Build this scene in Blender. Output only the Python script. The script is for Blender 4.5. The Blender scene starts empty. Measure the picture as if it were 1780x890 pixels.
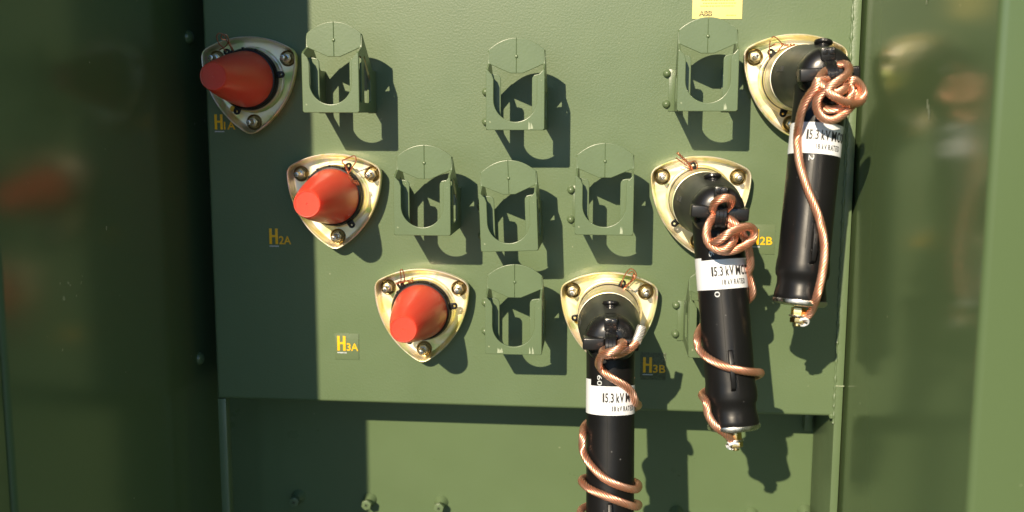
import bpy, bmesh, math, random
from mathutils import Vector as V, Matrix
R = math.radians
random.seed(7)
SC = bpy.context.scene
COL = SC.collection
S = 0.0007                      # metres per drawing unit
D = 1740.0                      # camera distance from the panel, in units

# ------------------------------------------------------------------ camera
PH, TH, RO, FPX = R(5.382), R(8.001), R(0.132), 1783.0
_F = V((-math.sin(PH)*math.cos(TH), math.cos(PH)*math.cos(TH), -math.sin(TH)))
_R0 = V((math.cos(PH), math.sin(PH), 0)); _U0 = _R0.cross(_F)
_R = _R0*math.cos(RO)+_U0*math.sin(RO); _U = -_R0*math.sin(RO)+_U0*math.cos(RO)
cam = bpy.data.cameras.new('camera'); camo = bpy.data.objects.new('camera', cam); COL.objects.link(camo)
m = Matrix.Identity(4)
for i in range(3):
    m[i][0] = _R[i]; m[i][1] = _U[i]; m[i][2] = -_F[i]
m[1][3] = -D*S
camo.matrix_world = m
cam.sensor_width = 36; cam.lens = 36*FPX/1780
cam.clip_start = 0.05; cam.clip_end = 500
cam.dof.use_dof = True; cam.dof.focus_distance = (D-120)*S; cam.dof.aperture_fstop = 4.0
SC.camera = camo
SC.render.resolution_x = 1024; SC.render.resolution_y = 512

# ------------------------------------------------------------------ light
SUN = V((0.290, 1.0, -0.522))   # way the light travels
w = bpy.data.worlds.new('World'); SC.world = w; w.use_nodes = True
nt = w.node_tree; bg = nt.nodes['Background']
sky = nt.nodes.new('ShaderNodeTexSky'); sky.sky_type = 'NISHITA'; sky.sun_disc = False
sky.sun_elevation = math.atan2(-SUN.z, math.hypot(SUN.x, SUN.y))
sky.sun_rotation = math.atan2(-SUN.x, -SUN.y)
sky.air_density = 1.0; sky.dust_density = 0.0; sky.ozone_density = 4.8
nt.links.new(sky.outputs[0], bg.inputs[0]); bg.inputs[1].default_value = 0.115
sl = bpy.data.lights.new('sun', 'SUN'); sl.energy = 5.0; sl.angle = R(0.5); sl.color = (1.0, 0.84, 0.61)
so = bpy.data.objects.new('sun', sl); COL.objects.link(so)
so.rotation_euler = SUN.to_track_quat('-Z', 'Y').to_euler()
SC.view_settings.view_transform = 'Standard'; SC.view_settings.look = 'None'
SC.view_settings.exposure = 0.38; SC.view_settings.gamma = 1.0

# ------------------------------------------------------------------ helpers
def at(u, v, y):
    """point of the depth plane y (units) that the photo shows at pixel u, v"""
    d = _F + _R*((u-890)/FPX) - _U*((v-445)/FPX)
    return V((0, -D, 0)) + d*((y+D)/d.y)
def atx(u, v, X):
    d = _F + _R*((u-890)/FPX) - _U*((v-445)/FPX)
    return V((0, -D, 0)) + d*(X/d.x)

class MB:
    def __init__(s): s.v = []; s.f = []
    def add(s, vs, fs, M=None):
        b = len(s.v)
        for p in vs:
            p = V(p)
            s.v.append(M @ p if M is not None else p)
        s.f += [[i+b for i in f] for f in fs]
        return s
    def bm(s, bm, M=None):
        bm.verts.index_update()
        s.add([v.co.copy() for v in bm.verts], [[v.index for v in f.verts] for f in bm.faces], M); bm.free(); return s
    def box(s, lo, hi, bev=0.0, M=None, seg=2):
        bm = bmesh.new(); bmesh.ops.create_cube(bm, size=1)
        lo = V(lo); hi = V(hi)
        for v in bm.verts: v.co = V([(lo[i]+hi[i])/2 + v.co[i]*(hi[i]-lo[i]) for i in range(3)])
        if bev: bmesh.ops.bevel(bm, geom=bm.edges[:], offset=bev, segments=seg, affect='EDGES', profile=0.5)
        return s.bm(bm, M)
    def lathe(s, prof, o, ax, n=48, ref=None, a0=0, close0=False, close1=False):
        """prof: (radius, distance along axis)"""
        ax = V(ax).normalized(); o = V(o)
        r1 = V(ref) if ref else (V((1, 0, 0)) if abs(ax.x) < .8 else V((0, 0, 1)))
        r1 = (r1 - ax*r1.dot(ax)).normalized(); r2 = ax.cross(r1)
        vs = []; fs = []
        for r, h in prof:
            for k in range(n):
                a = a0+2*math.pi*k/n
                vs.append(o+ax*h+(r1*math.cos(a)+r2*math.sin(a))*max(r, 1e-4))
        for i in range(len(prof)-1):
            for k in range(n):
                fs.append([i*n+k, i*n+(k+1) % n, (i+1)*n+(k+1) % n, (i+1)*n+k])
        if close0: fs.append([k for k in range(n)][::-1])
        if close1: fs.append([(len(prof)-1)*n+k for k in range(n)])
        return s.add(vs, fs)
    def tube(s, pts, r, n=8, cap=True, rf=None):
        fr = frames(pts); vs = []; fs = []
        for i, (p, t, a, b) in enumerate(fr):
            rr = r if rf is None else r*rf(i/(len(fr)-1))
            for k in range(n):
                q = 2*math.pi*k/n
                vs.append(p+(a*math.cos(q)+b*math.sin(q))*rr)
        for i in range(len(fr)-1):
            for k in range(n):
                fs.append([i*n+k, i*n+(k+1) % n, (i+1)*n+(k+1) % n, (i+1)*n+k])
        if cap:
            fs.append([k for k in range(n)][::-1]); fs.append([(len(fr)-1)*n+k for k in range(n)])
        return s.add(vs, fs)
    def grid(s, fn, nu, nv):
        vs = [fn(i/nu, j/nv) for j in range(nv+1) for i in range(nu+1)]
        fs = [[j*(nu+1)+i, j*(nu+1)+i+1, (j+1)*(nu+1)+i+1, (j+1)*(nu+1)+i] for j in range(nv) for i in range(nu)]
        return s.add(vs, fs)

def frames(pts):
    pts = [V(p) for p in pts]; out = []; a = None
    for i, p in enumerate(pts):
        t = (pts[min(i+1, len(pts)-1)]-pts[max(i-1, 0)])
        t = t.normalized() if t.length > 1e-9 else V((0, 0, 1))
        if a is None:
            a = t.orthogonal().normalized()
        a = (a - t*a.dot(t)); a = a.normalized() if a.length > 1e-6 else t.orthogonal().normalized()
        out.append((p, t, a, t.cross(a)))
    return out

def spline(P, step=1.6):
    """Catmull-Rom (centripetal) resampled at an even step"""
    P = [V(p) for p in P]
    P = [P[0]*2-P[1]]+P+[P[-1]*2-P[-2]]
    raw = []
    for i in range(1, len(P)-2):
        p0, p1, p2, p3 = P[i-1:i+3]
        t0 = 0; t1 = t0+max((p1-p0).length, .01)**.5; t2 = t1+max((p2-p1).length, .01)**.5; t3 = t2+max((p3-p2).length, .01)**.5
        n = 24
        for k in range(n):
            t = t1+(t2-t1)*k/n
            A1 = p0*((t1-t)/(t1-t0))+p1*((t-t0)/(t1-t0)); A2 = p1*((t2-t)/(t2-t1))+p2*((t-t1)/(t2-t1)); A3 = p2*((t3-t)/(t3-t2))+p3*((t-t2)/(t3-t2))
            B1 = A1*((t2-t)/(t2-t0))+A2*((t-t0)/(t2-t0)); B2 = A2*((t3-t)/(t3-t1))+A3*((t-t1)/(t3-t1))
            raw.append(B1*((t2-t)/(t2-t1))+B2*((t-t1)/(t2-t1)))
    raw.append(P[-2])
    out = [raw[0]]; acc = 0
    for a, b in zip(raw, raw[1:]):
        L = (b-a).length; 
        while L > 1e-9 and acc+L >= step:
            q = (step-acc)/L; a = a.lerp(b, q); out.append(a.copy()); L = (b-a).length; acc = 0
        acc += L
    out.append(raw[-1])
    return out

def shape(loops, th, M, bev=0.5, mb=None, res=2):
    """flat outline (with holes) of thickness th, centred on local z=0, as real bevelled sheet"""
    cu = bpy.data.curves.new('tmp', 'CURVE'); cu.dimensions = '2D'; cu.fill_mode = 'BOTH'
    cu.extrude = max(th/2-bev, 0.01); cu.bevel_depth = bev; cu.bevel_resolution = res; cu.offset = -bev
    for L in loops:
        sp = cu.splines.new('POLY'); sp.points.add(len(L)-1); sp.use_cyclic_u = True
        for q, p in zip(sp.points, L): q.co = (p[0], p[1], 0, 1)
    return _curve_to(cu, M, mb)
def _curve_to(cu, M, mb=None, fn=None, cuts=0):
    o = bpy.data.objects.new('tmp', cu); COL.objects.link(o)
    dg = bpy.context.evaluated_depsgraph_get(); dg.update()
    me = o.evaluated_get(dg).to_mesh()
    bm = bmesh.new(); bm.from_mesh(me); o.evaluated_get(dg).to_mesh_clear()
    bmesh.ops.remove_doubles(bm, verts=bm.verts[:], dist=1e-4)
    if cuts:
        es = [e for e in bm.edges if e.calc_length() > cuts]
        for _ in range(3):
            es = [e for e in bm.edges if e.calc_length() > cuts]
            if not es: break
            bmesh.ops.subdivide_edges(bm, edges=es, cuts=1, use_grid_fill=False)
            bmesh.ops.triangulate(bm, faces=bm.faces[:])
    bpy.data.objects.remove(o)
    mb = mb or MB()
    if fn:
        for v in bm.verts: v.co = fn(v.co)
        return mb.bm(bm)
    return mb.bm(bm, M)
def text(s, x0, z0, wd, ht, th=0.3, M=None, fn=None, mb=None, cuts=0, bold=0.0):
    """lettering fitted to a box wd x ht whose lower left corner is x0,z0 (x right, y up)"""
    cu = bpy.data.curves.new('tmp', 'FONT'); cu.body = s; cu.size = 10; cu.extrude = th/2; cu.offset = bold
    o = bpy.data.objects.new('tmp', cu); COL.objects.link(o)
    dg = bpy.context.evaluated_depsgraph_get(); dg.update()
    me = o.evaluated_get(dg).to_mesh()
    bm = bmesh.new(); bm.from_mesh(me); o.evaluated_get(dg).to_mesh_clear(); bpy.data.objects.remove(o)
    bmesh.ops.remove_doubles(bm, verts=bm.verts[:], dist=1e-4)
    xs = [v.co.x for v in bm.verts]; ys = [v.co.y for v in bm.verts]
    ax, bx, ay, by = min(xs), max(xs), min(ys), max(ys)
    for v in bm.verts:
        v.co.x = x0+(v.co.x-ax)/(bx-ax)*wd; v.co.y = z0+(v.co.y-ay)/(by-ay)*ht
    if cuts:
        for _ in range(3):
            es = [e for e in bm.edges if e.calc_length() > cuts]
            if not es: break
            bmesh.ops.subdivide_edges(bm, edges=es, cuts=1); bmesh.ops.triangulate(bm, faces=bm.faces[:])
    mb = mb or MB()
    if fn:
        for v in bm.verts: v.co = fn(v.co)
        return mb.bm(bm)
    return mb.bm(bm, M)
FRONT = Matrix(((1, 0, 0, 0), (0, 0, -1, 0), (0, 1, 0, 0), (0, 0, 0, 1)))   # local x,y,z(out) -> x, z, -y
def front(y, x=0, z=0): return Matrix.Translation((x, y, z)) @ FRONT

def obj(name, mb, mat, parent=None, off=(0, 0, 0), smooth=35, label=None):
    me = bpy.data.meshes.new(name); off = V(off)
    me.from_pydata([tuple((p-off)*S) for p in mb.v], [], mb.f)
    me.validate(); me.materials.append(mat)
    bm = bmesh.new(); bm.from_mesh(me); bmesh.ops.recalc_face_normals(bm, faces=bm.faces[:]); bm.to_mesh(me); bm.free()
    me.polygons.foreach_set('use_smooth', [True]*len(me.polygons))
    if smooth is not None: me.set_sharp_from_angle(angle=R(smooth))
    o = bpy.data.objects.new(name, me); COL.objects.link(o)
    if parent: o.parent = parent
    if label: o['label'] = label
    return o
def thing(name, label, cat, loc=(0, 0, 0), group=None):
    o = bpy.data.objects.new(name, None); COL.objects.link(o); o.empty_display_size = .02
    o.location = V(loc)*S; o['label'] = label; o['category'] = cat
    if group: o['group'] = group
    return o
def copy_tree(o, parent=None):
    c = o.copy(); COL.objects.link(c)
    if parent: c.parent = parent
    for ch in list(o.children): copy_tree(ch, c)
    return c

# ------------------------------------------------------------------ materials
def mat(name, col, rough=.4, metal=0, bump=None, var=None, spots=None, coat=0, spec=.5, rvar=None, col2=None, cscale=30, sss=0, emis=None):
    """bump: (scale per metre, distance in metres, strength); var: (scale, amount)"""
    m = bpy.data.materials.new(name); m.use_nodes = True; n = m.node_tree; b = n.nodes['Principled BSDF']; L = n.links
    b.inputs['Base Color'].default_value = (*col, 1); b.inputs['Roughness'].default_value = rough; b.inputs['Metallic'].default_value = metal
    b.inputs['Specular IOR Level'].default_value = spec; b.inputs['Coat Weight'].default_value = coat; b.inputs['Coat Roughness'].default_value = .12
    if sss:
        b.inputs['Subsurface Weight'].default_value = sss; b.inputs['Subsurface Radius'].default_value = (.03, .004, .002); b.inputs['Subsurface Scale'].default_value = 1.0
    tc = n.nodes.new('ShaderNodeTexCoord')
    cur = None
    if var or col2:
        nz = n.nodes.new('ShaderNodeTexNoise'); nz.inputs['Scale'].default_value = var[0] if var else cscale; nz.inputs['Detail'].default_value = 4
        L.new(tc.outputs['Object'], nz.inputs['Vector'])
        mx = n.nodes.new('ShaderNodeMix'); mx.data_type = 'RGBA'
        rp = n.nodes.new('ShaderNodeMapRange'); rp.inputs[1].default_value = .3; rp.inputs[2].default_value = .7
        L.new(nz.outputs[0], rp.inputs[0]); L.new(rp.outputs[0], mx.inputs[0])
        if col2: mx.inputs[6].default_value = (*col, 1); mx.inputs[7].default_value = (*col2, 1)
        else:
            mx.inputs[6].default_value = (*[c*(1-var[1]) for c in col], 1); mx.inputs[7].default_value = (*[c*(1+var[1]) for c in col], 1)
        cur = mx.outputs[2]; L.new(cur, b.inputs['Base Color'])
    if spots:   # (scale, threshold, colour): pale specks of overspray, dust, chips
        vo = n.nodes.new('ShaderNodeTexNoise'); vo.inputs['Scale'].default_value = spots[0]; vo.inputs['Detail'].default_value = 1
        L.new(tc.outputs['Object'], vo.inputs['Vector'])
        big = n.nodes.new('ShaderNodeTexNoise'); big.inputs['Scale'].default_value = 9; L.new(tc.outputs['Object'], big.inputs['Vector'])
        ad = n.nodes.new('ShaderNodeMath'); ad.operation = 'MULTIPLY_ADD'; ad.inputs[1].default_value = .25
        L.new(big.outputs[0], ad.inputs[0]); L.new(vo.outputs[0], ad.inputs[2])
        gt = n.nodes.new('ShaderNodeMapRange'); gt.inputs[1].default_value = spots[1]; gt.inputs[2].default_value = spots[1]+.02; L.new(ad.outputs[0], gt.inputs[0])
        mx = n.nodes.new('ShaderNodeMix'); mx.data_type = 'RGBA'; L.new(gt.outputs[0], mx.inputs[0])
        if cur: L.new(cur, mx.inputs[6])
        else: mx.inputs[6].default_value = (*col, 1)
        mx.inputs[7].default_value = (*spots[2], 1); L.new(mx.outputs[2], b.inputs['Base Color'])
    if rvar:
        nz = n.nodes.new('ShaderNodeTexNoise'); nz.inputs['Scale'].default_value = rvar[0]; nz.inputs['Detail'].default_value = 5
        L.new(tc.outputs['Object'], nz.inputs['Vector'])
        rp = n.nodes.new('ShaderNodeMapRange'); rp.inputs[3].default_value = rvar[1]; rp.inputs[4].default_value = rvar[2]; rp.inputs[1].default_value = .3; rp.inputs[2].default_value = .7
        L.new(nz.outputs[0], rp.inputs[0]); L.new(rp.outputs[0], b.inputs['Roughness'])
    if bump:
        nz = n.nodes.new('ShaderNodeTexNoise'); nz.inputs['Scale'].default_value = bump[0]; nz.inputs['Detail'].default_value = 2.5
        L.new(tc.outputs['Object'], nz.inputs['Vector'])
        bp = n.nodes.new('ShaderNodeBump'); bp.inputs['Distance'].default_value = bump[1]; bp.inputs['Strength'].default_value = bump[2]
        L.new(nz.outputs[0], bp.inputs['Height']); L.new(bp.outputs[0], b.inputs['Normal'])
    return m
GREEN = (.113, .168, .080)
M_PANEL = mat('green_paint', GREEN, rough=.44, bump=(420, .0006, .36), var=(6, .05), spots=(160, .93, (.24, .28, .17)), rvar=(25, .40, .48), spec=.72, coat=.15)
M_WALL = mat('green_paint_smooth', (.095, .144, .064), rough=.19, bump=(60, .0002, .10), spots=(120, .93, (.3, .33, .22)), spec=.5)
M_LOWER = mat('green_paint_lower', (.106, .158, .074), rough=.30, spec=.5, bump=(150, .0003, .2), var=(7, .05), spots=(140, .92, (.24, .28, .17)), rvar=(20, .27, .36))
M_STAND = mat('green_paint_bracket', (.119, .172, .086), rough=.33, spec=.6, bump=(420, .0005, .22), var=(18, .06), spots=(200, .90, (.28, .33, .2)))
M_DARK = mat('slot_shade_colour', (.02, .03, .015), rough=.4)
M_CHIP = mat('worn_paint', (.36, .42, .29), rough=.5, var=(400, .2))
M_ZINC = None
def zinc():
    m = mat('yellow_zinc', (.80, .70, .46), rough=.46, metal=.72, bump=(700, .00006, .5), rvar=(40, .38, .54))
    n = m.node_tree; b = n.nodes['Principled BSDF']; L = n.links
    tc = n.nodes.new('ShaderNodeTexCoord'); nz = n.nodes.new('ShaderNodeTexNoise'); nz.inputs['Scale'].default_value = 24; nz.inputs['Detail'].default_value = 2.5; nz.inputs['Distortion'].default_value = 1.2
    oi = n.nodes.new('ShaderNodeObjectInfo'); va = n.nodes.new('ShaderNodeVectorMath'); va.operation = 'ADD'
    L.new(tc.outputs['Object'], va.inputs[0]); L.new(oi.outputs['Random'], va.inputs[1]); L.new(va.outputs[0], nz.inputs['Vector'])
    r = n.nodes.new('ShaderNodeValToRGB'); L.new(nz.outputs[0], r.inputs[0]); e = r.color_ramp.elements
    e[0].position = .28; e[0].color = (.55, .68, .26, 1); e[1].position = .74; e[1].color = (.86, .62, .56, 1)
    for p, c in ((.38, (.86, .76, .38)), (.48, (.93, .87, .66)), (.57, (.93, .84, .72)), (.66, (.66, .76, .42))):
        q = e.new(p); q.color = (*c, 1)
    L.new(r.outputs[0], b.inputs['Base Color'])
    return m
M_ZINC = zinc()
M_STEEL = mat('bolt_steel', (.62, .60, .55), rough=.28, metal=1, rvar=(200, .2, .42))
M_RING = mat('washer_zinc_recess_shade', (.30, .23, .10), rough=.3, metal=1, col2=(.18, .15, .08), cscale=60)  # dark gold, darkened further to imitate the shaded recess round each nut
M_GOLD = mat('nut_brass_zinc', (.50, .38, .20), rough=.36, metal=1, col2=(.42, .38, .24), cscale=60)
M_GLOSS = mat('glossy_rubber', (.012, .012, .013), rough=.26, bump=(400, .00006, .3), rvar=(30, .2, .36))
M_BLACK = mat('moulded_rubber', (.008, .008, .0085), rough=.34, spec=.27, bump=(500, .00008, .3), rvar=(30, .29, .44), spots=(260, .93, (.10, .10, .10)))
M_CUFF = mat('cuff_rubber', (.040, .043, .038), rough=.42, bump=(600, .0001, .4), rvar=(20, .36, .5), spots=(120, .88, (.07, .075, .06)))
M_CAP = mat('red_plastic', (.79, .080, .046), rough=.36, sss=.8, bump=(400, .0001, .25), rvar=(30, .28, .42), spec=.45)
M_COP = mat('copper_strand', (.84, .39, .24), rough=.36, metal=.88, col2=(.94, .57, .42), cscale=90, bump=(1500, .0001, .4))
M_WIRE = mat('tie_copper', (.62, .24, .13), rough=.35, metal=.85)
M_TIN = mat('tinned_strand', (.72, .70, .66), rough=.4, metal=.7)
M_WHITE = mat('white_label', (.82, .85, .90), rough=.38, spec=.5, var=(60, .02))
M_INK = mat('black_ink', (.02, .02, .02), rough=.5)
M_MARK = mat('white_ink', (.62, .66, .68), rough=.5)
M_YEL = mat('yellow_label', (.88, .76, .30), rough=.22, var=(15, .04), spec=.6)
M_YTXT = mat('label_print', (.52, .40, .06), rough=.4)
M_LOGO = mat('logo_ink', (.07, .06, .04), rough=.4)
M_AMB = mat('amber_print', (.95, .54, .012), rough=.35, var=(300, .08))
M_FILM = mat('clear_film', (.118, .168, .080), rough=.40, spec=.7, bump=(350, .0005, .3))
M_FILMD = mat('bubbled_film', (.088, .118, .062), rough=.3, bump=(900, .0008, .9), var=(500, .35))
M_PLUG = mat('yellow_plug', (.75, .45, .04), rough=.4, metal=.3)
M_BRASS = mat('brass', (.80, .58, .25), rough=.25, metal=1)
M_GROUND = mat('ground_gravel', (.09, .115, .10), rough=.9, var=(30, .3), bump=(60, .01, .8))

# ------------------------------------------------------------------ setting
ZG = -1150
g = MB().add([(-60000, -60000, ZG), (60000, -60000, ZG), (60000, 60000, ZG), (-60000, 60000, ZG)], [[0, 1, 2, 3]])
go = obj('ground', g, M_GROUND); go['kind'] = 'structure'

# ------------------------------------------------------------------ cabinet
XL, XR = -698.0, 387.5          # edges of the bushing panel
ZB = -514.0; ZT = 760.0
WL, WR = -745.0, 406.0          # inner faces of the side walls
YF = -597.0                     # front end of the side walls
YR = 164.0                      # recessed lower panel
cab = thing('transformer_cabinet', 'large open green steel transformer cabinet holding all the bushings and brackets', 'cabinet', (0, 0, 0))
bm = bmesh.new(); bmesh.ops.create_cube(bm, size=1)
lo, hi = V((XL, 0, ZB)), V((XR, YR-4, ZT))
for v in bm.verts: v.co = V([(lo[i]+hi[i])/2 + v.co[i]*(hi[i]-lo[i]) for i in range(3)])
es = [e for e in bm.edges if all(abs(v.co.y) < 1e-3 for v in e.verts) and (all(abs(v.co.z-ZB) < 1e-3 for v in e.verts) or all(abs(v.co.x-XL) < 1e-3 for v in e.verts))]
bmesh.ops.bevel(bm, geom=es, offset=6, segments=5, affect='EDGES', profile=.5)
obj('front_panel', MB().bm(bm), M_PANEL, cab)
# turned-down lower lip of the panel seen as a thin crease line above the edge
obj('lower_panel', MB().box((WL+.5, YR, ZG+3), (WR-.5, YR+6, ZT)), M_LOWER, cab)
obj('frame_bar', MB().box((XL, 2, ZG+3), (XL+15, 22, ZB-.5), 1.0), M_PANEL, cab)
obj('frame_bar', MB().box((XR+1, -2, ZG+3), (XR+14, YR-1, ZT), 1.2), M_PANEL, cab)
random.seed(3)
pts = []; z = ZT-5
while z > ZB-14:
    pts.append((XR+.3+random.uniform(-.5, .5), -1.2+random.uniform(-.4, .4), z)); z -= 5
obj('weld_bead', MB().tube(pts, 2.6, 8, rf=lambda t: .75+.35*math.sin(t*510)+.2*math.sin(t*1370)), M_PANEL, cab)
b = MB(); b.lathe([(0, -5), (3.5, -4), (5, 0), (3.5, 4), (0, 5)], (XR-3, 0, ZB+1), (0, .3, 1), 16)
obj('weld_bead', b, M_PANEL, cab)
obj('bracket_tab', MB().box((XR-20, YR-26, ZB-70), (XR-6, YR-1, ZB-6), 1.5), M_PANEL, cab)
# side walls with turned flanges; the left one carries the open door that shades it
def wallsec(side):
    YF = -597.0 if side > 0 else -558.0
    x = WR if side > 0 else WL; th = 5*side
    pr = [(x, YR+40)]
    r = 9
    n = 6
    for k in range(n+1):                                       # rounded bend to the outward flange
        a = math.pi/2*k/n
        pr.append((x+side*(r-r*math.cos(a)), YF+r-r*math.sin(a)))
    pr.append((x+side*118, YF))
    outer = [(x+side*118, YF+5)]
    for k in range(n+1):
        a = math.pi/2*(1-k/n)
        outer.append((x+side*(r-(r-5)*math.cos(a)), YF+r-(r-5)*math.sin(a)))
    outer.append((x+th, YR+40))
    ring = pr+outer; N = len(ring)
    vs = [(p[0], p[1], ZG+2) for p in ring]+[(p[0], p[1], ZT+20) for p in ring]
    fs = [[i, (i+1) % N, N+(i+1) % N, N+i] for i in range(N)]
    return MB().add(vs, fs)
obj('side_wall', wallsec(1), M_WALL, cab, label='sunlit glossy green right side wall reflecting a bushing')
obj('side_wall', wallsec(-1), M_WALL, cab, label='dark shaded left side wall')
obj('added_sky_blocker', MB().box((WL-118, YF+6, ZT+22), (WR+118, YR+40, ZT+30), 1.5), M_WALL, cab)  # unseen roof sheet, added to block sky light from overhead
# open left door, hinged at the wall's front end and swung a little past square
dl = V((-.109, -.994, 0)); dn = V((.994, -.109, 0)); h0 = V((WL-2, -561, 0))
M = Matrix.Identity(4)
for i in range(3): M[i][0] = dl[i]; M[i][1] = dn[i]; M[i][2] = (0, 0, 1)[i]; M[i][3] = h0[i]
d = MB().box((0, -30, ZG+40), (430, -2, ZT+20), 2, M=M)
door = obj('door', d, M_WALL, cab, label='dark inner face of the open left door')
obj('hinge_rod', MB().lathe([(4, ZG+60), (4, ZT)], h0+V((-7, -2, 0)), (0, 0, 1), 12), M_WALL, cab)
h1 = V((WR+118, YF-3, 0)); dl = V((.05, -.9987, 0)); dn = V((.9987, .05, 0))  # right door outside the view, added and lengthened to block sky light
M = Matrix.Identity(4)
for i in range(3): M[i][0] = dl[i]; M[i][1] = dn[i]; M[i][2] = (0, 0, 1)[i]; M[i][3] = h1[i]
obj('door', MB().box((0, 2, ZG+40), (900, 30, ZT+20), 2, M=M), M_WALL, cab, label='unseen open right door, added to block sky light from the left wall')
# dome head bolts in the shaded gap on the left
for u, v in ((327, 65), (347, 623)):
    p = atx(u, v, WL)
    b = MB().lathe([(0, 9.5), (4, 9), (8, 7.2), (11, 4), (12.2, 1), (12.4, -.5)], p, (1, 0, 0), 28)
    obj('dome_bolt', b, M_WALL, cab)
# hex bolts along the lower panel
def hexn(r, n=6, a0=0): return [(r*math.cos(a0+2*math.pi*k/n), r*math.sin(a0+2*math.pi*k/n)) for k in range(n)]
lows = [(519, 863), (643, 868), (767, 873), (1176, 891), (1306, 894), (1399, 889)]
for u, v in lows:
    p = at(u, v, YR)
    b = MB().lathe([(0, 14), (5.5, 13.5), (8, 11), (10.5, 6), (13, 2.5), (14, .4), (14, -.5)], p, (0, -1, 0), 28)
    b.lathe([(6, 10), (6, 24)], p, (0, -1, 0), 20)
    bo = obj('hex_bolt', b, M_PANEL, cab)
    b = shape([hexn(10.5, 6, .3)], 9, front(p.y-28, p.x, p.z), 1.2)
    hd = obj('bolt_head', b, M_STAND, bo)
    b = shape([[(-3.6, -.8), (-.8, -.8), (-.8, -3.6), (.8, -3.6), (.8, -.8), (3.6, -.8), (3.6, .8), (.8, .8), (.8, 3.6), (-.8, 3.6), (-.8, .8), (-3.6, .8)]], .6, front(p.y-32.6, p.x, p.z) @ Matrix.Rotation(.5, 4, 'Z'), .1)
    obj('cross_slot', b, M_DARK, bo)  # flat dark cross; the shade of the recess is put into its colour
# chips and scratches in the paint
random.seed(11)
b = MB()
for u, v, X in ((1615, 190, WR), (1616, 200, WR), (1613, 181, WR), (1470, 669, None), (1612, 0, WR)):
    if X: p = atx(u, v, X); b = MB(); b.add([p+V((-.6, -2, -5)), p+V((-.6, 2, -6)), p+V((-.6, 3, 5)), p+V((-.6, -1, 7))], [[0, 1, 2, 3]]); obj('paint_scratch', b, M_CHIP, cab)
b = MB().box((XR+1, -3.1, at(1460, 670, 0).z-1), (XR+15, -2.3, at(1460, 670, 0).z+.4)); obj('paint_scratch', b, M_CHIP, cab)

# ------------------------------------------------------------------ parking brackets
def arc(cx, cz, r, a0, a1, n): return [(cx+r*math.cos(R(a0+(a1-a0)*k/n)), cz+r*math.sin(R(a0+(a1-a0)*k/n))) for k in range(n+1)]
YS = -126.0
def make_stand():
    t = thing('parking_bracket', '', 'bracket', (0, 0, 0), 'green sheet metal parking brackets on the panel')
    hw = 46
    # front plate with the U opening
    L = [(-hw, 2.5), (-hw+2.5, 0), (hw-2.5, 0), (hw, 2.5), (hw, 92), (hw-2, 94.5), (hw-7, 88.5), (hw-9, 87), (hw-12, 79), (34, 74)]
    L += [(34, 47)]+arc(0, 47, 34, 0, -180, 22)[1:]+[(-34, 74), (-hw+12, 79), (-hw+9, 87), (-hw+7, 88.5), (-hw+2, 94.5), (-hw, 92)]
    obj('front_plate', shape([L], 4.0, front(YS+2), 1.0), M_STAND, t, smooth=8)
    DA = 99
    # side plates, each with two slots
    for s in (-1, 1):
        Q = [(0, 0), (122, 0), (125, 1.5), (125, 93), (122, 96), (DA+2, 104), (DA, 122), (DA-3, 125), (30, 71), (27, 70), (0, 70)]
        slot1 = [(120, 19), (120, 86), (118, 89), (108, 89), (105, 86), (105, 19), (108, 16), (117, 16)]
        slot2 = [(88, 19), (88, 88), (85, 91), (82, 90), (45, 57), (43, 53), (43, 19), (46, 16), (85, 16)]
        Mx = Matrix(((0, 0, 1, s*(hw-2)), (-1, 0, 0, 0), (0, 1, 0, 0), (0, 0, 0, 1)))
        obj('side_plate', shape([Q, slot1[::-1], slot2[::-1]], 3.6, Mx, .8), M_STAND, t, smooth=8)
        # half of the arched stop plate, folded in from the side behind the pocket
        hq = hw-1.5
        A = [(s*hq, 104)]+[(s*x, 144-18.5*(x/hq)**2.1) for x in (hq, 42, 38, 33, 28, 23, 18, 13, 8, 4, .15)]+[(s*.15, 89), (s*10, 89)]
        if s > 0: A = A[::-1]
        obj('arched_plate', shape([A], 3.6, front(-DA), .9), M_STAND, t, smooth=8)
        # inner flap behind the front plate
        B = [(s*(hw-3), 8), (s*(hw-3), 88), (s*34, 87.5), (s*28, 86), (s*25.2, 82), (s*24.8, 78), (s*24.8, 8)]
        if s > 0: B = B[::-1]
        obj('inner_flap', shape([B], 3.6, front(-DA), .9), M_STAND, t, smooth=8)
        # wall flange: turned out on the left, in on the right; two dome bolts in each
        x0, x1 = ((-hw-10, -hw+1) if s < 0 else (hw-16, hw-1))
        obj('wall_flange', MB().box((x0, -3.2, 0), (x1, -.6, 69), .8), M_STAND, t)
        for z in (12, 62):
            b = MB().lathe([(0, 9.2), (3, 8.7), (5.6, 6.2), (6.6, 2.8), (6.8, 0)], (x0-3 if s < 0 else x0+8, -1.5, z), (0, -1, 0), 20)
            obj('dome_bolt', b, M_STAND, t)
    b = MB().lathe([(0, 2.6), (1.6, 2.2), (2.6, .8), (3, 0)], (0, -DA-1.6, 115), (0, -1, 0), 14)
    obj('weld_dot', b, M_STAND, t)
    return t
first = make_stand()
stands = [(-442, -2, 0, 'green parking bracket in the top row, right of the dark red cap'),
          (-149.5, -28.5, 0, 'green parking bracket in the top row, the middle one'),
          (152, 1.5, 0, 'green parking bracket directly below the yellow sticker'),
          (-298, -197, 0, 'green parking bracket beside the middle orange cap, above the lowest cap'),
          (-156, -220.5, 2.2, 'slightly tilted green parking bracket below the top middle one'),
          (-4.5, -192.5, 0, 'green parking bracket left of the middle arrester, above the longest hanging one'),
          (-151, -389, 0, 'lowest green parking bracket, between the lowest orange cap and an arrester'),
          (176, -387, 0, 'green parking bracket half hidden behind the middle black arrester')]
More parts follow.
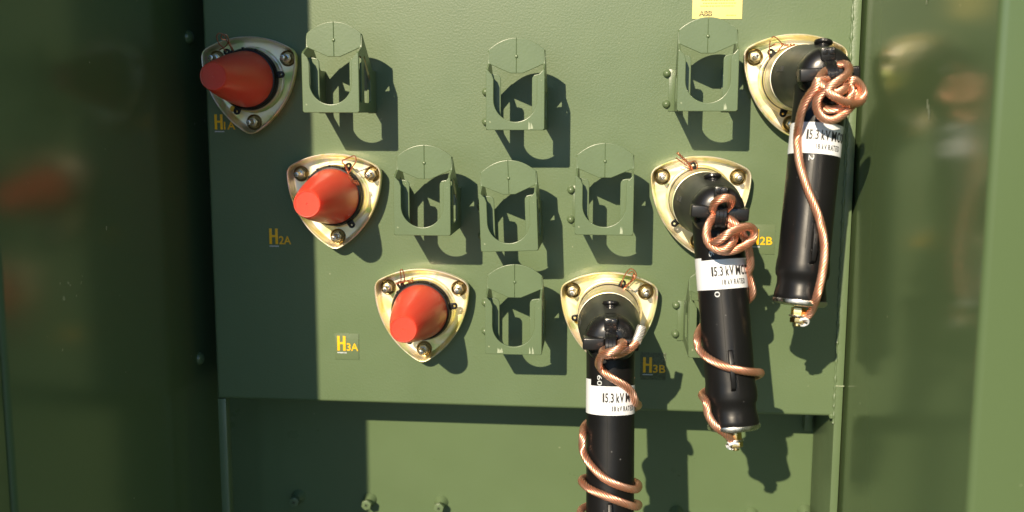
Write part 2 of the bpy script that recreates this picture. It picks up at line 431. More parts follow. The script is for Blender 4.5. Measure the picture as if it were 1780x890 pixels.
for i, (x, z, rot, lab) in enumerate(stands):
    o = first if i == 0 else copy_tree(first)
    o.location = V((x, 0, z))*S; o['label'] = lab; o.rotation_euler = (0, R(-rot), R((0, .8, -1.5, .5, 0, -1, .6, 0)[i]))
    if i in (1, 2, 5, 6, 7):     # rubbed, paler patches near the lower edge of the worn brackets
        b = MB(); random.seed(i)
        for k, cx in enumerate((-22, 28) if i == 6 else (24,) if i in (1, 2, 5) else (18,)):
            for q in range(3):
                x0 = cx+random.uniform(-4, 4); z0 = 1+random.uniform(0, 2); hh = random.uniform(5, 13); ww = random.uniform(2, 5)
                b.add([(x0, YS-.35-q*.07, z0), (x0+ww, YS-.35-q*.07, z0+.4), (x0+ww*.7, YS-.35-q*.07, z0+hh*.6), (x0+ww*.2, YS-.35-q*.07, z0+hh)], [[0, 1, 2, 3]])
        obj('worn_patch', b, M_CHIP, o)

# ------------------------------------------------------------------ bushings
def outline(o, nc=14, ns=22):
    """rounded triangle, point down, inset by o; always the same number of points"""
    rc = max(18-o, .2); rs = 149.7-o; P = []
    for k in range(3):
        rot = R(-120*k)
        # side arc centred opposite (top side for k=0), swept left corner to right corner
        half = math.atan2(64, 37+78)
        for j in range(ns):
            a = math.pi/2+half-2*half*(j+.5)/ns
            x, z = rs*math.cos(a), -78+rs*math.sin(a)
            P.append((x*math.cos(rot)-z*math.sin(rot), x*math.sin(rot)+z*math.cos(rot)))
        cx, cz = 64, 37
        a0 = math.pi/2-half; a1 = a0-2*(math.pi/2-half)+math.pi/3*0
        a1 = R(30)-(a0-R(30))
        for j in range(nc):
            a = a0+(a1-a0)*(j+.5)/nc
            x, z = cx+rc*math.cos(a), cz+rc*math.sin(a)
            P.append((x*math.cos(rot)-z*math.sin(rot), x*math.sin(rot)+z*math.cos(rot)))
    return P
def make_bushing():
    t = thing('bushing', '', 'bushing', (0, 0, 0), 'yellow zinc bushing plates on the panel')
    prof = [(5, -.8), (4, -4), (1.4, -14), (.2, -25), (0, -28.5), (.4, -29.7), (1.3, -30.3), (2.2, -29.9), (2.8, -28.6), (3.6, -21), (5.0, -12), (6.0, -9.6), (7.8, -8.3), (9.5, -8), (17.6, -8)]
    vs = []; fs = []; N = 0
    for o, y in prof:
        L = outline(o); N = len(L); vs += [(p[0], y, p[1]) for p in L]
    L = outline(17.6); rings = 9
    for r in range(1, rings+1):
        for p in L:
            a = math.atan2(p[1], p[0]); rr = math.hypot(*p); q = rr+(46-rr)*r/rings
            vs.append((q*math.cos(a), -8, q*math.sin(a)))
    nr = len(prof)+rings
    for i in range(nr-1):
        for k in range(N): fs.append([i*N+k, i*N+(k+1) % N, (i+1)*N+(k+1) % N, (i+1)*N+k])
    obj('mounting_plate', MB().add(vs, fs), M_ZINC, t, smooth=32)
    for i, (x, z) in enumerate(((-62, 36), (62, 36), (0, -72))):
        b = MB().lathe([(13.6, -8), (13.6, -10.2), (12.6, -11), (11.4, -10.4), (10.6, -9), (4, -9)], (x, 0, z), (0, 1, 0), 32)
        b = MB().lathe([(13.6, 8), (13.6, 10.4), (12.6, 11.2), (11.2, 10.6), (10.4, 9), (4, 9)], (x, 0, z), (0, -1, 0), 32)
        wz = obj('washer', b, M_RING, t)
        nut = shape([hexn(9.2, 6, random.random())], 8.5, front(-14, x, z), 1.0)
        nut.v = [v for v in nut.v]
        bo = obj('nut', nut, M_GOLD, t)
        st = MB().lathe([(5.6, 16), (5.6, 21.5), (4.3, 22)] + [((4.3 if k % 2 else 3.8), 22+k*1.15) for k in range(1, 15)] + [(4.0, 39.6), (2.6, 39.9), (2.3, 28), (0, 28)], (x, 0, z), (0, -1, 0), 20)
        obj('stud', st, M_STEEL, bo, smooth=25)
    b = MB().lathe([(56, 7), (56, 12), (54.5, 14), (53, 14.5), (53, 26), (52, 27.5), (44, 27.5)], (0, 0, 0), (0, -1, 0), 72)
    obj('collar', b, M_ZINC, t)
    return t
def lug_ring(ang):
    b = MB().lathe([(49, 27.4), (51.6, 27.6), (52, 29), (52, 35.5), (51.4, 36.6), (49, 36.8), (47, 36.8)], (0, 0, 0), (0, -1, 0), 72)
    for k in range(3):
        a = R(ang+120*k)
        ear = [(50, -6), (54, -5.6)]+[(58+5.6*math.cos(R(q)), 5.6*math.sin(R(q))) for q in range(-80, 81, 20)]+[(54, 5.6), (50, 6)]
        hole = [(58+2*math.cos(R(q)), 2*math.sin(R(q))) for q in range(0, 360, 45)]
        shape([ear, hole[::-1]], 5.5, front(-32) @ Matrix.Rotation(a, 4, 'Z'), .9, mb=b)
    return b
CX = [-609.0, -466.4, -316.9, 3.3, 150.7, 295.3]; CZ = [53.3, -142.4, -337.9, -337.9, -142.4, 53.3]
blab = ['triangular gold bushing plate at upper left, in shade, under the dark red cap',
        'triangular gold bushing plate carrying the middle orange red cap, by the letters H2A',
        'triangular gold bushing plate carrying the lowest orange red cap, by the letters H3A',
        'triangular gold bushing plate under the lowest hanging black arrester, left of H3B',
        'triangular gold bushing plate behind the middle black arrester, left of H2B',
        'triangular gold bushing plate at upper right, partly hidden by the highest black arrester']
lugs = [8, 62, 9, 67, 104, 133]
first = make_bushing(); BUSH = []
spare = [c for c in first.children]
for i in range(6):
    o = first if i == 0 else copy_tree(first)
    BUSH.append(o); o.location = V((CX[i], 0, CZ[i]))*S; o['label'] = blab[i]
for i in range(6):
    obj('lug_ring', lug_ring(lugs[i]), M_BLACK, BUSH[i])
def P(u, v, d): return at(u, v, -d)
# small yellow drain plugs
for i, (u, v) in ((0, (405.5, 189)), (3, (1003, 557)), (5, (1364, 194))):
    p = P(u, v, 22)
    b = MB().lathe([(5.2, -12), (5.2, 2), (4.6, 3), (2.2, 3), (2, 1.6), (0, 1.6)], p, (0, -1, 0), 20)
    obj('drain_plug', b, M_PLUG, BUSH[i], off=(CX[i], 0, CZ[i]))
# metal adaptor bands under the elbows
for i in (3, 4, 5):
    b = MB().lathe([(47, 36.6), (50.4, 37), (51.2, 39), (51.2, 52), (50.2, 53.5), (49.6, 55), (50.6, 56.5), (50.8, 58), (50.2, 104), (47, 105)], (0, 0, 0), (0, -1, 0), 72)
    obj('adaptor_band', b, M_ZINC, BUSH[i])
# twisted tie wires
def twist(pts, r=1.0, amp=1.5, pitch=9):
    b = MB(); sp = spline(pts, 1.2); fr = frames(sp)
    for ph in (0, math.pi):
        b.tube([p+(a*math.cos(ph+2*math.pi*k*1.2/pitch)+c*math.sin(ph+2*math.pi*k*1.2/pitch))*amp for k, (p, t, a, c) in enumerate(fr)], r, 6)
    return b
def wire(pts, r=1.0, b=None): return (b or MB()).tube(spline(pts, 1.5), r, 6)
def tie(i, fn):
    b = fn(); obj('tie_wire', b, M_WIRE, BUSH[i], off=(CX[i], 0, CZ[i]))
def z1(x, y, d, ox=330, oy=30, s=4.046): return P(ox+x/s, oy+y/s, d)
def w0():
    b = wire([z1(315, 245, 34), z1(290, 205, 42), z1(262, 170, 50), z1(238, 125, 56), z1(208, 112, 58), z1(190, 130, 58), z1(205, 185, 52), z1(235, 215, 46), z1(258, 245, 36)])
    wire([z1(205, 232, 40), z1(255, 200, 48), z1(272, 165, 52), z1(258, 125, 56), z1(225, 125, 56), z1(222, 150, 54), z1(255, 160, 52)], b=b)
    b2 = twist([z1(268, 165, 52), z1(285, 200, 46), z1(300, 240, 38)], .9, 1.2); b.add(b2.v, b2.f); return b
tie(0, w0)
def z2(x, y, d): return P(460+x/3.7075, 230+y/3.7075, d)
def w1():
    b = wire([z2(538, 240, 34), z2(510, 205, 46), z2(500, 185, 50), z2(540, 165, 52), z2(580, 152, 52), z2(590, 180, 50), z2(565, 225, 46), z2(545, 260, 44)])
    b2 = twist([z2(520, 210, 44), z2(540, 265, 46), z2(560, 300, 50), z2(600, 338, 52)], .9, 1.3); b.add(b2.v, b2.f)
    wire([z2(520, 290, 50), z2(555, 300, 56), z2(560, 330, 56), z2(590, 310, 52), z2(610, 340, 50)], b=b); return b
tie(1, w1)
def z3(x, y, d): return P(640+x/4.684, 450+y/4.684, d)
def w2():
    b = wire([z3(265, 210, 34), z3(268, 150, 42), z3(262, 95, 46), z3(275, 85, 46), z3(295, 150, 44), z3(290, 190, 40), z3(275, 225, 32)])
    b2 = twist([z3(225, 200, 40), z3(290, 182, 44), z3(345, 178, 46)], .9, 1.2); b.add(b2.v, b2.f)
    wire([z3(345, 178, 46), z3(362, 170, 46), z3(360, 190, 44), z3(330, 192, 42)], b=b); return b
tie(2, w2)
def z4(x, y, d): return P(980+x/4.94, 460+y/4.94, d)
def w3():
    b = wire([z4(490, 185, 36), z4(515, 110, 48), z4(545, 60, 54), z4(575, 35, 56), z4(610, 55, 56), z4(622, 95, 54), z4(590, 140, 50), z4(540, 175, 44), z4(505, 230, 38)])
    b2 = twist([z4(605, 80, 54), z4(580, 140, 50), z4(535, 185, 44), z4(495, 235, 38)], .9, 1.3); b.add(b2.v, b2.f)
    wire([z4(555, 80, 54), z4(590, 60, 58), z4(612, 90, 56)], b=b); return b
tie(3, w3)
def z5(x, y, d): return P(1120+x/3.296, 250+y/3.296, d)
def w4():
    b = twist([z5(188, 50, 46), z5(225, 85, 48), z5(262, 125, 46), z5(278, 160, 40)], .9, 1.3)
    wire([z5(180, 80, 44), z5(230, 115, 46), z5(280, 150, 42)], b=b)
    wire([z5(255, 110, 46), z5(290, 100, 50), z5(305, 125, 50), z5(290, 155, 44), z5(262, 150, 42), z5(258, 120, 46)], b=b)
    wire([z5(265, 150, 48), z5(285, 160, 52), z5(300, 145, 48)], b=b); return b
tie(4, w4)
def z6(x, y, d): return P(1310+x/5.5625, 60+y/5.5625, d)
def w5():
    b = wire([z6(155, 265, 34), z6(152, 150, 40), z6(160, 60, 44)], .8)
    wire([z6(160, 120, 42), z6(205, 95, 48), z6(270, 92, 50), z6(240, 50, 50), z6(195, 20, 50), z6(175, 30, 48)], b=b)
    wire([z6(215, 215, 38), z6(245, 150, 44), z6(280, 105, 48)], b=b)
    b2 = twist([z6(270, 92, 50), z6(330, 105, 52), z6(380, 100, 54), z6(420, 118, 56)], .9, 1.4); b.add(b2.v, b2.f); return b
tie(5, w5)

# ------------------------------------------------------------------ red caps
def make_cap():
    t = thing('protective_cone', '', 'cap', (0, 0, 0), 'red plastic caps over the bushings')
    b = MB().lathe([(46, 37), (47.2, 37.6), (47.4, 41), (46.8, 44), (46.2, 50), (41.5, 85), (35, 124), (28, 160), (22.4, 184), (21.6, 187.4), (20.6, 188.6), (19.2, 188.4), (18.6, 187.6), (9, 187.4), (1.6, 187.4), (.8, 186.2), (0, 186)], (0, 0, 0), (0, -1, 0), 72)
    obj('cone_shell', b, M_CAP, t)
    b = MB().lathe([(46, 36.9), (50.6, 37.1), (51, 38.4), (50.4, 41), (49, 43.5), (46, 44)], (0, 0, 0), (0, -1, 0), 72)
    for a in (95, 118, 140, 70):
        ra = R(a); b.box((-2, -43, 48), (2, -38, 53.2), .6, M=Matrix.Rotation(R(90-a), 4, 'Y'))
    obj('rubber_rim', b, M_BLACK, t)
    return t
first = make_cap()
for i, lab in enumerate(('dark red cone shaped cap in shade at the upper left', 'orange red cone shaped cap to the right of the letters H2A', 'orange red cone shaped cap to the right of the letters H3A, lowest of the caps')):
    o = first if i == 0 else copy_tree(first)
    o.location = V((CX[i], 0, CZ[i]))*S; o['label'] = lab

# ------------------------------------------------------------------ arresters
class Arr:
    def __init__(s, i, dx, tip, dtip, thg):
        s.i = i; s.c = V((CX[i], 0, CZ[i])); s.H = s.c+V((dx, -205, 0)); s.dx = dx
        s.T = P(tip[0], tip[1], dtip); s.a = (s.T-s.H).normalized(); s.L = (s.T-s.H).length; s.t = thg
        f = V((0, -1, 0)); s.ef = (f-s.a*f.dot(s.a)).normalized(); s.er = s.a.cross(s.ef)
        if s.er.x < 0: s.er = -s.er
    def cyl(s, d, ang, r): return s.H+s.a*d+(s.ef*math.cos(ang)+s.er*math.sin(ang))*r
    def on(s, u, v, extra):
        """point where the sight line of a pixel meets the body's skin (raised by extra), or passes closest"""
        r = 36.5+extra; o = V((0, -D, 0)); d = at(u, v, 0)-o; d.normalize()
        dp = d-s.a*d.dot(s.a); w_ = (o-s.H); wp = w_-s.a*w_.dot(s.a)
        A = dp.dot(dp); B = 2*dp.dot(wp); C_ = wp.dot(wp)-r*r; q = B*B-4*A*C_
        k = (-B-math.sqrt(q))/(2*A) if q > 0 else -B/(2*A)
        return o+d*k
    def sang(s, p):
        q = p-s.H; return q.dot(s.a), math.atan2(q.dot(s.er), q.dot(s.ef))
def strands(b, pts, r=6.0, n=8, pitch=50, phase=0.0):
    sp = spline(pts, 1.5); fr = frames(sp); sr = r*.295; R0 = r-sr
    for k in range(n):
        line = []
        for j, (p, t, a, c) in enumerate(fr):
            q = phase+2*math.pi*k/n+2*math.pi*j*1.5/pitch
            line.append(p+(a*math.cos(q)+c*math.sin(q))*R0)
        b.tube(line, sr, 8)
    b.tube(sp, r*.50, 6)
    return b

def make_arrester(i, dx, tip, dtip, tang, label, extra_marks):
    t = thing('surge_arrester', label, 'surge arrester', (CX[i], 0, CZ[i]), 'black elbow surge arresters hanging from bushings')
    A = Arr(i, dx, tip, dtip, t); c = A.c; off = c
    # elbow cuff, axis of the bushing, slightly shifting sideways towards the head
    b = MB(); n = 72; vs = []; fs = []
    prof = [(44, 104), (48.2, 104.5), (49.6, 106), (50, 110), (49.4, 114), (48.6, 125), (47.6, 150), (46, 172), (43, 190), (40.5, 200), (39, 212), (38.2, 222)]
    for r_, h in prof:
        k = max(0, (h-104)/118)
        for j in range(n):
            q = 2*math.pi*j/n; vs.append((c.x+dx*k+r_*math.cos(q), -h, c.z+r_*math.sin(q)))
    for a_ in range(len(prof)-1):
        for j in range(n): fs.append([a_*n+j, a_*n+(j+1) % n, (a_+1)*n+(j+1) % n, (a_+1)*n+j])
    b.add(vs, fs); cuff = obj('elbow_cuff', b, M_CUFF, t, off, smooth=60)
    # cast lettering on the side of the cuff
    def cuffpt(p):
        q = R(172)-p.y/48.0; hh = 128+p.x; rr = 48.6-(hh-125)*.035+p.z
        return V((c.x+dx*max(0, (hh-104)/118)+rr*math.cos(q), -hh, c.z+rr*math.sin(q)))
    bt = text('HUBBELL', 0, 0, 42, 9, .9, fn=cuffpt, cuts=3); obj('cast_lettering', bt, M_CUFF, cuff, off)
    # rounded end of the elbow
    hx = c+V((dx, 0, 0))
    b = MB().lathe([(38.6, 214), (39.2, 220), (39, 228), (37.4, 235), (34, 241), (28, 246), (20, 249), (10, 250.6), (0, 251)], hx, (0, -1, 0), 72)
    dome = obj('elbow_dome', b, M_GLOSS, t, off, smooth=60)
    M2 = Matrix.Translation(hx) @ Matrix.Rotation(R({3: 0, 4: 4, 5: -3}[i]), 4, 'Y') @ Matrix.Rotation(0, 4, 'X')
    b = MB().box((-41, -262, -9), (-9, -238, 9), 2.4, M=M2, seg=3); b.box((9, -262, -9), (41, -238, 9), 2.4, M=M2, seg=3)
    b.box((-10, -256, -9.6), (10, -238, 9.6), 2, M=M2)
    obj('cross_bar', b, M_GLOSS, t, off)
    # raised rib over the top of the dome and the pulling eye: a strap bent forward
    b = MB().box((-10, -252, 18), (10, -226, 37), 2.2, M=M2); b.box((-8.5, -254, 27), (-.8, -249, 35), .8, M=M2); b.box((.8, -254, 27), (8.5, -249, 35), .8, M=M2)
    obj('rib_block', b, M_GLOSS, t, off)
    b = MB(); hw = 8.4
    prof2 = []
    for k in range(21):
        q = math.pi*k/20; prof2.append((-249-30*math.sin(q)**.8 if 0 < k < 20 else -244, 20*math.cos(q)-3, q))
    vs = []; fs = []
    sec = [(-hw, 0), (-hw+1.2, 1.6), (-3.4, 1.6), (-2.6, .6), (2.6, .6), (3.4, 1.6), (hw-1.2, 1.6), (hw, 0), (hw-1, -6), (-hw+1, -6)]
    for k, (y, z, q) in enumerate(prof2):
        nrm = V((0, -math.sin(q), math.cos(q)))
        for (x, e) in sec: vs.append(V((x, y, z))+nrm*e)
    ns = len(sec)
    for k in range(20):
        for j in range(ns): fs.append([k*ns+j, k*ns+(j+1) % ns, (k+1)*ns+(j+1) % ns, (k+1)*ns+j])
    b.add(vs, fs, M=M2); obj('pulling_eye', b, M_GLOSS, t, off, smooth=50)
    # test point cap on top
    up = -A.a; kb = hx+V((0, -198, 0))
    b = MB().lathe([(10, 30), (9.5, 42), (9.2, 47), (8.2, 48), (7.8, 51), (12, 52.2), (13.2, 53.4), (13.2, 56), (12.4, 57), (4, 57.4), (3.4, 58.6), (0, 58.8)], kb+up*(-5), up+V((0, .12, 0)), 32)
    obj('test_point_cap', b, M_GLOSS, t, off)
    # long body
    L = A.L
    pf = [(20, -6), (34.5, -4), (36.8, 6), (36.8, 20), (36.5, 60), (36.2, L-78), (37.6, L-68), (38.0, L-58), (37.2, L-51), (34.6, L-47), (34.2, L-38), (35.4, L-31), (36.6, L-24), (36.9, L-19), (36.2, L-16.5), (30, L-16)]
    b = MB().lathe(pf, A.H, A.a, 72, ref=A.ef)
    body = obj('arrester_body', b, M_BLACK, t, off, smooth=50)
    # mould seam line, faint
    b = MB(); b.grid(lambda u, v: A.cyl(90+(L-180)*v, R(-4+tang*.2)+(u-.5)*.012, 36.75+.3*(1-abs(2*u-1))), 2, 30)
    obj('mould_seam', b, M_CUFF, body, off)
    # tab with a hole near the bottom, standing out from the seam
    fa = R(0 if i != 5 else 6)
    tab = [(L-128, 34), (L-126, 41), (L-110, 47), (L-86, 48), (L-73, 45), (L-67, 36), (L-66, 34)]
    hole = [(L-88+3.4*math.cos(R(q)), 44+3.4*math.sin(R(q))) for q in range(0, 360, 30)]
    dirr = A.ef*math.cos(fa)+A.er*math.sin(fa); tang_ = A.a.cross(dirr)
    Mt = Matrix.Identity(4)
    for k in range(3): Mt[k][0] = A.a[k]; Mt[k][1] = dirr[k]; Mt[k][2] = tang_[k]; Mt[k][3] = A.H[k]
    obj('fixing_tab', shape([tab, hole[::-1]], 7, Mt, 1.2), M_BLACK, body, off)
    # steel end cap, brass nut, stud
    b = MB().lathe([(35.5, L-17), (38.2, L-16.6), (38.6, L-14.5), (38, L-11.5), (35, L-9), (20, L-7.4), (0, L-7)], A.H, A.a, 72)
    obj('steel_end_cap', b, M_STEEL, t, off)
    Mn = Matrix.Identity(4); e3 = A.a
    for k in range(3): Mn[k][0] = A.ef[k]; Mn[k][1] = A.er[k]; Mn[k][2] = e3[k]; Mn[k][3] = (A.H+A.a*(L+1))[k]
    b = shape([hexn(10.5, 6, .2)], 13, Mn, 1.2)
    for k in range(3): Mn[k][3] = (A.H+A.a*(L+13))[k]
    shape([hexn(11, 6, .5)], 8, Mn, 1.2, mb=b)
    obj('brass_nut', b, M_BRASS, t, off)
    b = MB().lathe([(5, L+15), (5, L+21), (4, L+22), (0, L+22)], A.H, A.a, 20); obj('stud', b, M_BRASS, t, off)
    # label
    s0, s1 = LAB[i]; a0, a1 = R(tang-88), R(tang+118)
    def lab(u, v): return A.cyl(s0+(s1-s0)*v, a0+(a1-a0)*u, 37.05)
    b = MB().grid(lab, 60, 2)
    b.grid(lambda u, v: A.cyl(s0-{3: 9, 4: 4, 5: 1}[i]*(1-v), a0+R({3: 53, 4: 62, 5: 10}[i])*u, 37.05), 8, 1)
    lb = obj('rating_label', b, M_WHITE, t, off, smooth=60)
    def tx(x, sb):
        def f(p): return A.cyl(sb-p.y, R(tang-2)+(x+p.x)/37.2, 37.25+p.z)
        return f
    hgt = s1-s0
    b = MB()
    for g, xa, xb in (('1', 0.4, 3.4), ('5', 4.2, 9.2), ('.', 10.0, 12.0), ('3', 12.6, 17.4), ('k', 21.0, 26.2), ('V', 26.4, 33.6), ('M', 36.4, 45), ('C', 46.6, 54), ('O', 55.4, 63.6), ('V', 64.4, 71)):
        text(g, xa, 0, xb-xa, 14.2 if g != '.' else 2.4, .2, fn=tx(0, s0+hgt*.56), cuts=3, bold=.30, mb=b)
    obj('lettering', b, M_INK, lb, off)
    b = MB()
    for g, xa, xb in (('1', 14.6, 15.9), ('8', 17.2, 20.6), ('k', 23, 26), ('V', 26.4, 30), ('R', 32.4, 35.8), ('A', 36.4, 40.4), ('T', 40.9, 44.2), ('E', 45.4, 48.4), ('D', 49.6, 53.4)):
        text(g, xa, 0, xb-xa, 7.8, .2, fn=tx(0, s0+hgt*.86), cuts=3, bold=.26, mb=b)
    obj('lettering', b, M_INK, lb, off)
    # stamped marks, read sideways
    for k, (txt, ss, aa, hh) in enumerate(extra_marks):
        def f(p): return A.cyl(ss+p.x, R(aa)+(p.y)/36.9, 36.95+p.z)
        obj('stamped_mark', text(txt, 0, 0, hh, 7.5, .2, fn=f, cuts=3), M_MARK, body, off)
    return A
LAB = {3: (72, 115), 4: (75, 118), 5: (74, 118)}
A3 = make_arrester(3, 3, (1060, 1012), 262, -17, 'black surge arrester hanging lowest in the middle, cable coiled round it', [('60', 56, -32, 15)])
A4 = make_arrester(4, 8, (1277, 757), 262, -26, 'middle black surge arrester, tied with a copper cable knot, beside the letters H2B', [('6', 62, -30, 8), ('0', 121, -24, 8)])
A5 = make_arrester(5, 8, (1388, 541), 258, -30, 'uppermost black surge arrester at the right, with the biggest copper cable knot', [('60', 54, -12, 15), ('2', 120, -22, 8)])

def rope(A, name, paths, tin=None):
    b = MB()
    for k, p in enumerate(paths): strands(b, p, phase=k*1.3)
    o = obj('ground_cable', b, M_COP, A.t, A.c, smooth=80)
    if tin:
        b = MB(); strands(b, tin, r=7.0, n=8, pitch=44); b.tube(tin, 5.4, 12)
        obj('tinned_end', b, M_TIN, o, A.c, smooth=80)
    return o
def back(A, p, q, n=3, r=44.5):
    """points leading from p (right or left outline) round the back of the body to q"""
    s0, a0 = A.sang(p); s1, a1 = A.sang(q)
    if a0 > 0 and a1 < 0: a1 += 2*math.pi
    elif a0 < 0 and a1 > 0: a1 -= 2*math.pi
    return [A.cyl(s0+(s1-s0)*k/(n+1), a0+(a1-a0)*k/(n+1), r) for k in range(1, n+1)]
# lowest arrester
def k3(x, y, d): return P(980+x/4.94, 460+y/4.94, d)
pth = [k3(625, 660, 268), k3(590, 706, 272), k3(520, 750, 280), k3(455, 772, 288), k3(400, 772, 300), k3(345, 770, 292), k3(335, 745, 276), k3(370, 725, 262), k3(430, 705, 261), k3(480, 680, 268), k3(507, 668, 282), k3(500, 700, 298), k3(450, 735, 306), k3(390, 752, 306), k3(335, 770, 296), k3(305, 820, 284)]
down = [A3.on(u, v, 7.5) for u, v in ((1044, 640), (1056, 652), (1072, 662), (1087, 671), (1098, 682), (1104, 697))]
l1 = A3.on(1013, 758, 7.5); r1 = A3.on(1105, 851, 7.5); l2 = A3.on(1011, 836, 7.5); r2 = A3.on(1105, 881, 7.5); l3 = A3.on(1009, 890, 7.5)
l1c = [A3.on(u, v, 7.5) for u, v in ((1013, 782), (1025, 806), (1050, 831), (1078, 845))]
l2c = [A3.on(u, v, 7.5) for u, v in ((1018, 845), (1031, 853), (1064, 867), (1088, 876))]
pth += down+back(A3, down[-1], l1)+[l1]+l1c+[r1]+back(A3, r1, l2)+[l2]+l2c+[r2]+back(A3, r2, l3)+[l3]
s3, a3 = A3.sang(l3)
pth += [A3.cyl(s3+12, a3+.6, 44), A3.cyl(s3+22, a3+1.3, 44), A3.cyl(s3+32, a3+2.2, 44), A3.cyl(s3+50, a3+3.2, 44), A3.cyl(A3.L, 2.9, 20)]
rope(A3, '', [pth], tin=[k3(625, 665, 268), k3(645, 610, 262), k3(668, 535, 256)])
# middle arrester
def k4(x, y, d): return P(1200+x/5.238, 290+y/5.238, d)
rr = A4.on(1298, 490, 7.5); ll = A4.on(1212, 592, 7.5); re = A4.on(1322, 648, 9)
p0 = [k4(360, 520, 262), k4(400, 590, 276), k4(395, 665, 292), k4(340, 735, 298), k4(250, 752, 296), k4(175, 705, 292), k4(145, 620, 288), k4(165, 530, 282), k4(215, 455, 270), k4(270, 410, 262), k4(330, 380, 262), k4(372, 335, 272), k4(372, 295, 286), k4(320, 282, 294), k4(250, 305, 292), k4(208, 360, 282), k4(222, 420, 268), k4(280, 455, 260), k4(350, 475, 264), k4(420, 530, 270), k4(475, 610, 270), k4(515, 700, 262), k4(540, 800, 252), k4(548, 900, 242)]
p0 += [P(1301, 476, 225)]
l4 = [A4.on(u, v, 7.5) for u, v in ((1215, 606), (1230, 622), (1258, 636), (1288, 644), (1310, 647))]
tail0 = A4.on(1228, 700, 7.5)
p0 += back(A4, rr, ll)+[ll]+l4+[re]+back(A4, re, tail0)+[tail0]+[A4.on(1231, 720, 8), P(1243, 740, 285), P(1258, 752, 283), P(1270, 763, 272), P(1276, 769, 266)]
p1 = [k4(190, 690, 292), k4(250, 672, 304), k4(330, 618, 310), k4(400, 578, 306), k4(470, 552, 300), k4(540, 548, 292), k4(582, 590, 284), k4(568, 660, 282), k4(500, 715, 286), k4(410, 756, 290), k4(310, 768, 286), k4(215, 735, 280), k4(160, 660, 278), k4(150, 570, 276), k4(185, 500, 268)]
rope(A4, '', [p0, p1])
# upper right arrester
def k5(x, y, d): return P(1310+x/5.5625, 60+y/5.5625, d)
tail = [A5.on(u, v, 9) for u, v in ((1386, 235), (1386.5, 256), (1390, 283), (1397, 308), (1406, 334), (1416, 358), (1424, 380))]
tail += [A5.on(u, v, 13) for u, v in ((1429.5, 402), (1433, 433), (1431.5, 460), (1427, 487))]+[A5.on(1420, 515, 9), P(1411, 540, 270), P(1403, 550, 264), P(1396, 554, 260)]
a0 = [k5(650, 690, 268), k5(720, 722, 276), k5(820, 712, 284), k5(900, 655, 286), k5(945, 560, 284), k5(925, 480, 286), k5(960, 440, 288), k5(1030, 490, 282), k5(1062, 570, 278), k5(1040, 640, 280), k5(980, 668, 290), k5(900, 655, 300), k5(800, 610, 306), k5(720, 550, 304), k5(660, 470, 298), k5(650, 410, 288), k5(690, 365, 274), k5(745, 325, 263), k5(810, 300, 260), k5(880, 288, 264), k5(925, 325, 278), k5(900, 392, 294), k5(820, 448, 304), k5(740, 500, 306), k5(665, 560, 300), k5(615, 640, 296), k5(615, 730, 292), k5(670, 805, 290), k5(760, 828, 290), k5(850, 785, 288), k5(930, 710, 286), k5(990, 640, 278), k5(1000, 560, 272), k5(960, 490, 268)]
a1 = [k5(900, 470, 288), k5(870, 530, 296), k5(800, 560, 300), k5(730, 530, 298), k5(670, 520, 290), k5(610, 560, 288), k5(600, 500, 288), k5(640, 420, 282), k5(700, 350, 270)]
a2 = [k5(720, 440, 290), k5(640, 450, 296), k5(600, 510, 296), k5(545, 580, 290), k5(495, 660, 284), k5(462, 750, 278), k5(440, 850, 268)]+tail
rope(A5, '', [a0, a1, a2])
# crimp lugs at the cable ends
for A, (u, v), d in ((A4, (1274, 769), 266), (A5, (1395, 554), 260)):
    p = P(u, v, d); n0 = A.H+A.a*(A.L+7)
    ax = (p-n0).normalized()
    b = MB().lathe([(8.2, -9), (8.6, -8), (8.6, 7), (7.8, 8.2), (5.9, 8), (5.7, 4)], p, V((.1, -.8, -.6)), 24)
    obj('crimp_lug', b, M_WHITE, A.t, A.c)
    b = MB(); b.lathe([(6, -1.4), (12.5, -1.4), (13, 0), (12.5, 1.4), (6, 1.4)], n0, A.a, 24)
    b.tube([n0+ax*8, n0+ax*16, p-ax*2], 5.0, 8); obj('lug_plate', b, M_STEEL, A.t, A.c)

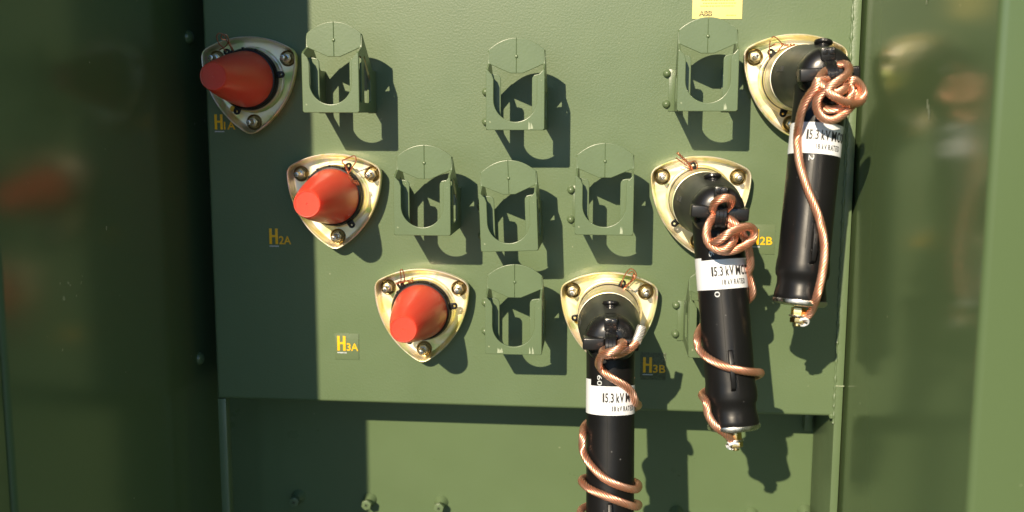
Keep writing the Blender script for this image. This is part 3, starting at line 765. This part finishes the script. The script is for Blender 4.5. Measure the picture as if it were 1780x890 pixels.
# ------------------------------------------------------------------ stickers
def letter_sticker(txt2, x0, z0, hgt, lab, film=None, fx=None):
    """x0,z0: lower left of the big H, in units on the panel"""
    t = thing('phase_sticker', lab, 'sticker', (x0, 0, z0), 'letter and number stickers on the panel')
    if film:
        fw, fh, ox, oz = fx
        obj('film', shape([[(ox, oz), (ox+fw, oz), (ox+fw, oz+fh), (ox, oz+fh)]], .7, front(-.8), .1), film, t)
    yy = -1.5
    w_ = hgt*.56
    st = hgt*.17
    Hs = [(0, 0), (st, 0), (st, hgt*.45), (w_-st, hgt*.45), (w_-st, 0), (w_, 0), (w_, hgt), (w_-st, hgt), (w_-st, hgt*.58), (st, hgt*.58), (st, hgt), (0, hgt)]
    obj('big_letter', shape([Hs], .5, front(yy), .08), M_AMB, t)
    obj('small_letters', text(txt2, w_+2, 0, hgt*.78, hgt*.52, .4, M=front(yy), bold=.12), M_AMB, t)
    b = MB(); x = 0; random.seed(5)
    while x < w_+1:
        q = random.uniform(.7, 1.5); b.box((x, yy-.2, -4.6), (x+q, yy+.3, -2.6)); x += q+.45
    obj('fine_print', b, M_MARK, t)
def LL(u, v): p = at(u, v, 0); return p.x, p.z
letter_sticker('1A', *LL(374, 225), 26, 'amber H1A letters at upper left, partly covered by the gold plate')
letter_sticker('2A', *LL(469, 424), 27.5, 'amber H2A letters left of the middle orange cap')
letter_sticker('3A', *LL(587, 609), 26.5, 'yellow H3A sticker left of the lowest orange cap', M_FILM, (43, 47, -4.5, -16))
letter_sticker('3B', *LL(1117.5, 647), 27, 'amber H3B sticker on bubbled dark film right of the lowest arrester', M_FILMD, (44, 48, -5, -13))
letter_sticker('2B', *LL(1303, 425), 26, 'yellow H2B sticker between the middle and upper arresters', M_FILM, (44, 50, -3, -16))
# yellow maker's sticker
p0 = at(1203, 33, 0); p1 = at(1289.5, 33, 0)
t = thing('maker_sticker', 'yellow rectangular sticker with printed lines and a logo above a bracket', 'sticker', (p0.x, 0, p0.z))
W_ = p1.x-p0.x
obj('sticker_sheet', shape([[(0, 0), (W_, -.6), (W_, 74), (0, 74)]], .7, front(-.9), .1), M_YEL, t)
b = MB(); random.seed(9)
for row, (xa, xb) in enumerate(((.12, .14), (.16, .84), (.21, .88), (.18, .84), (.2, .9), (.2, .88), (.12, .8), (.2, .86), (.2, .7))):
    if row == 0: continue
    z = 15+row*4.6; x = xa*W_
    while x < xb*W_:
        q = random.uniform(1.0, 4.2); b.box((x, -1.5, z), (min(x+q, xb*W_), -1.2, z+1.5)); x += q+.8
x = .68*W_
while x < .88*W_:
    q = random.uniform(.8, 2.5); b.box((x, -1.5, 4.6), (x+q, -1.2, 6)); x += q+.7
obj('printed_lines', b, M_YTXT, t)
obj('logo', text('ABB', 11, 4.2, 21, 8.6, .3, M=front(-1.45), bold=.25), M_LOGO, t)
b = MB().box((10, -1.85, 8.1), (33, -1.7, 8.8))
for x in (14.0, 21.2, 28.6): b.box((x, -1.85, 4), (x+.6, -1.7, 13))
obj('logo_gap', b, M_YEL, t)
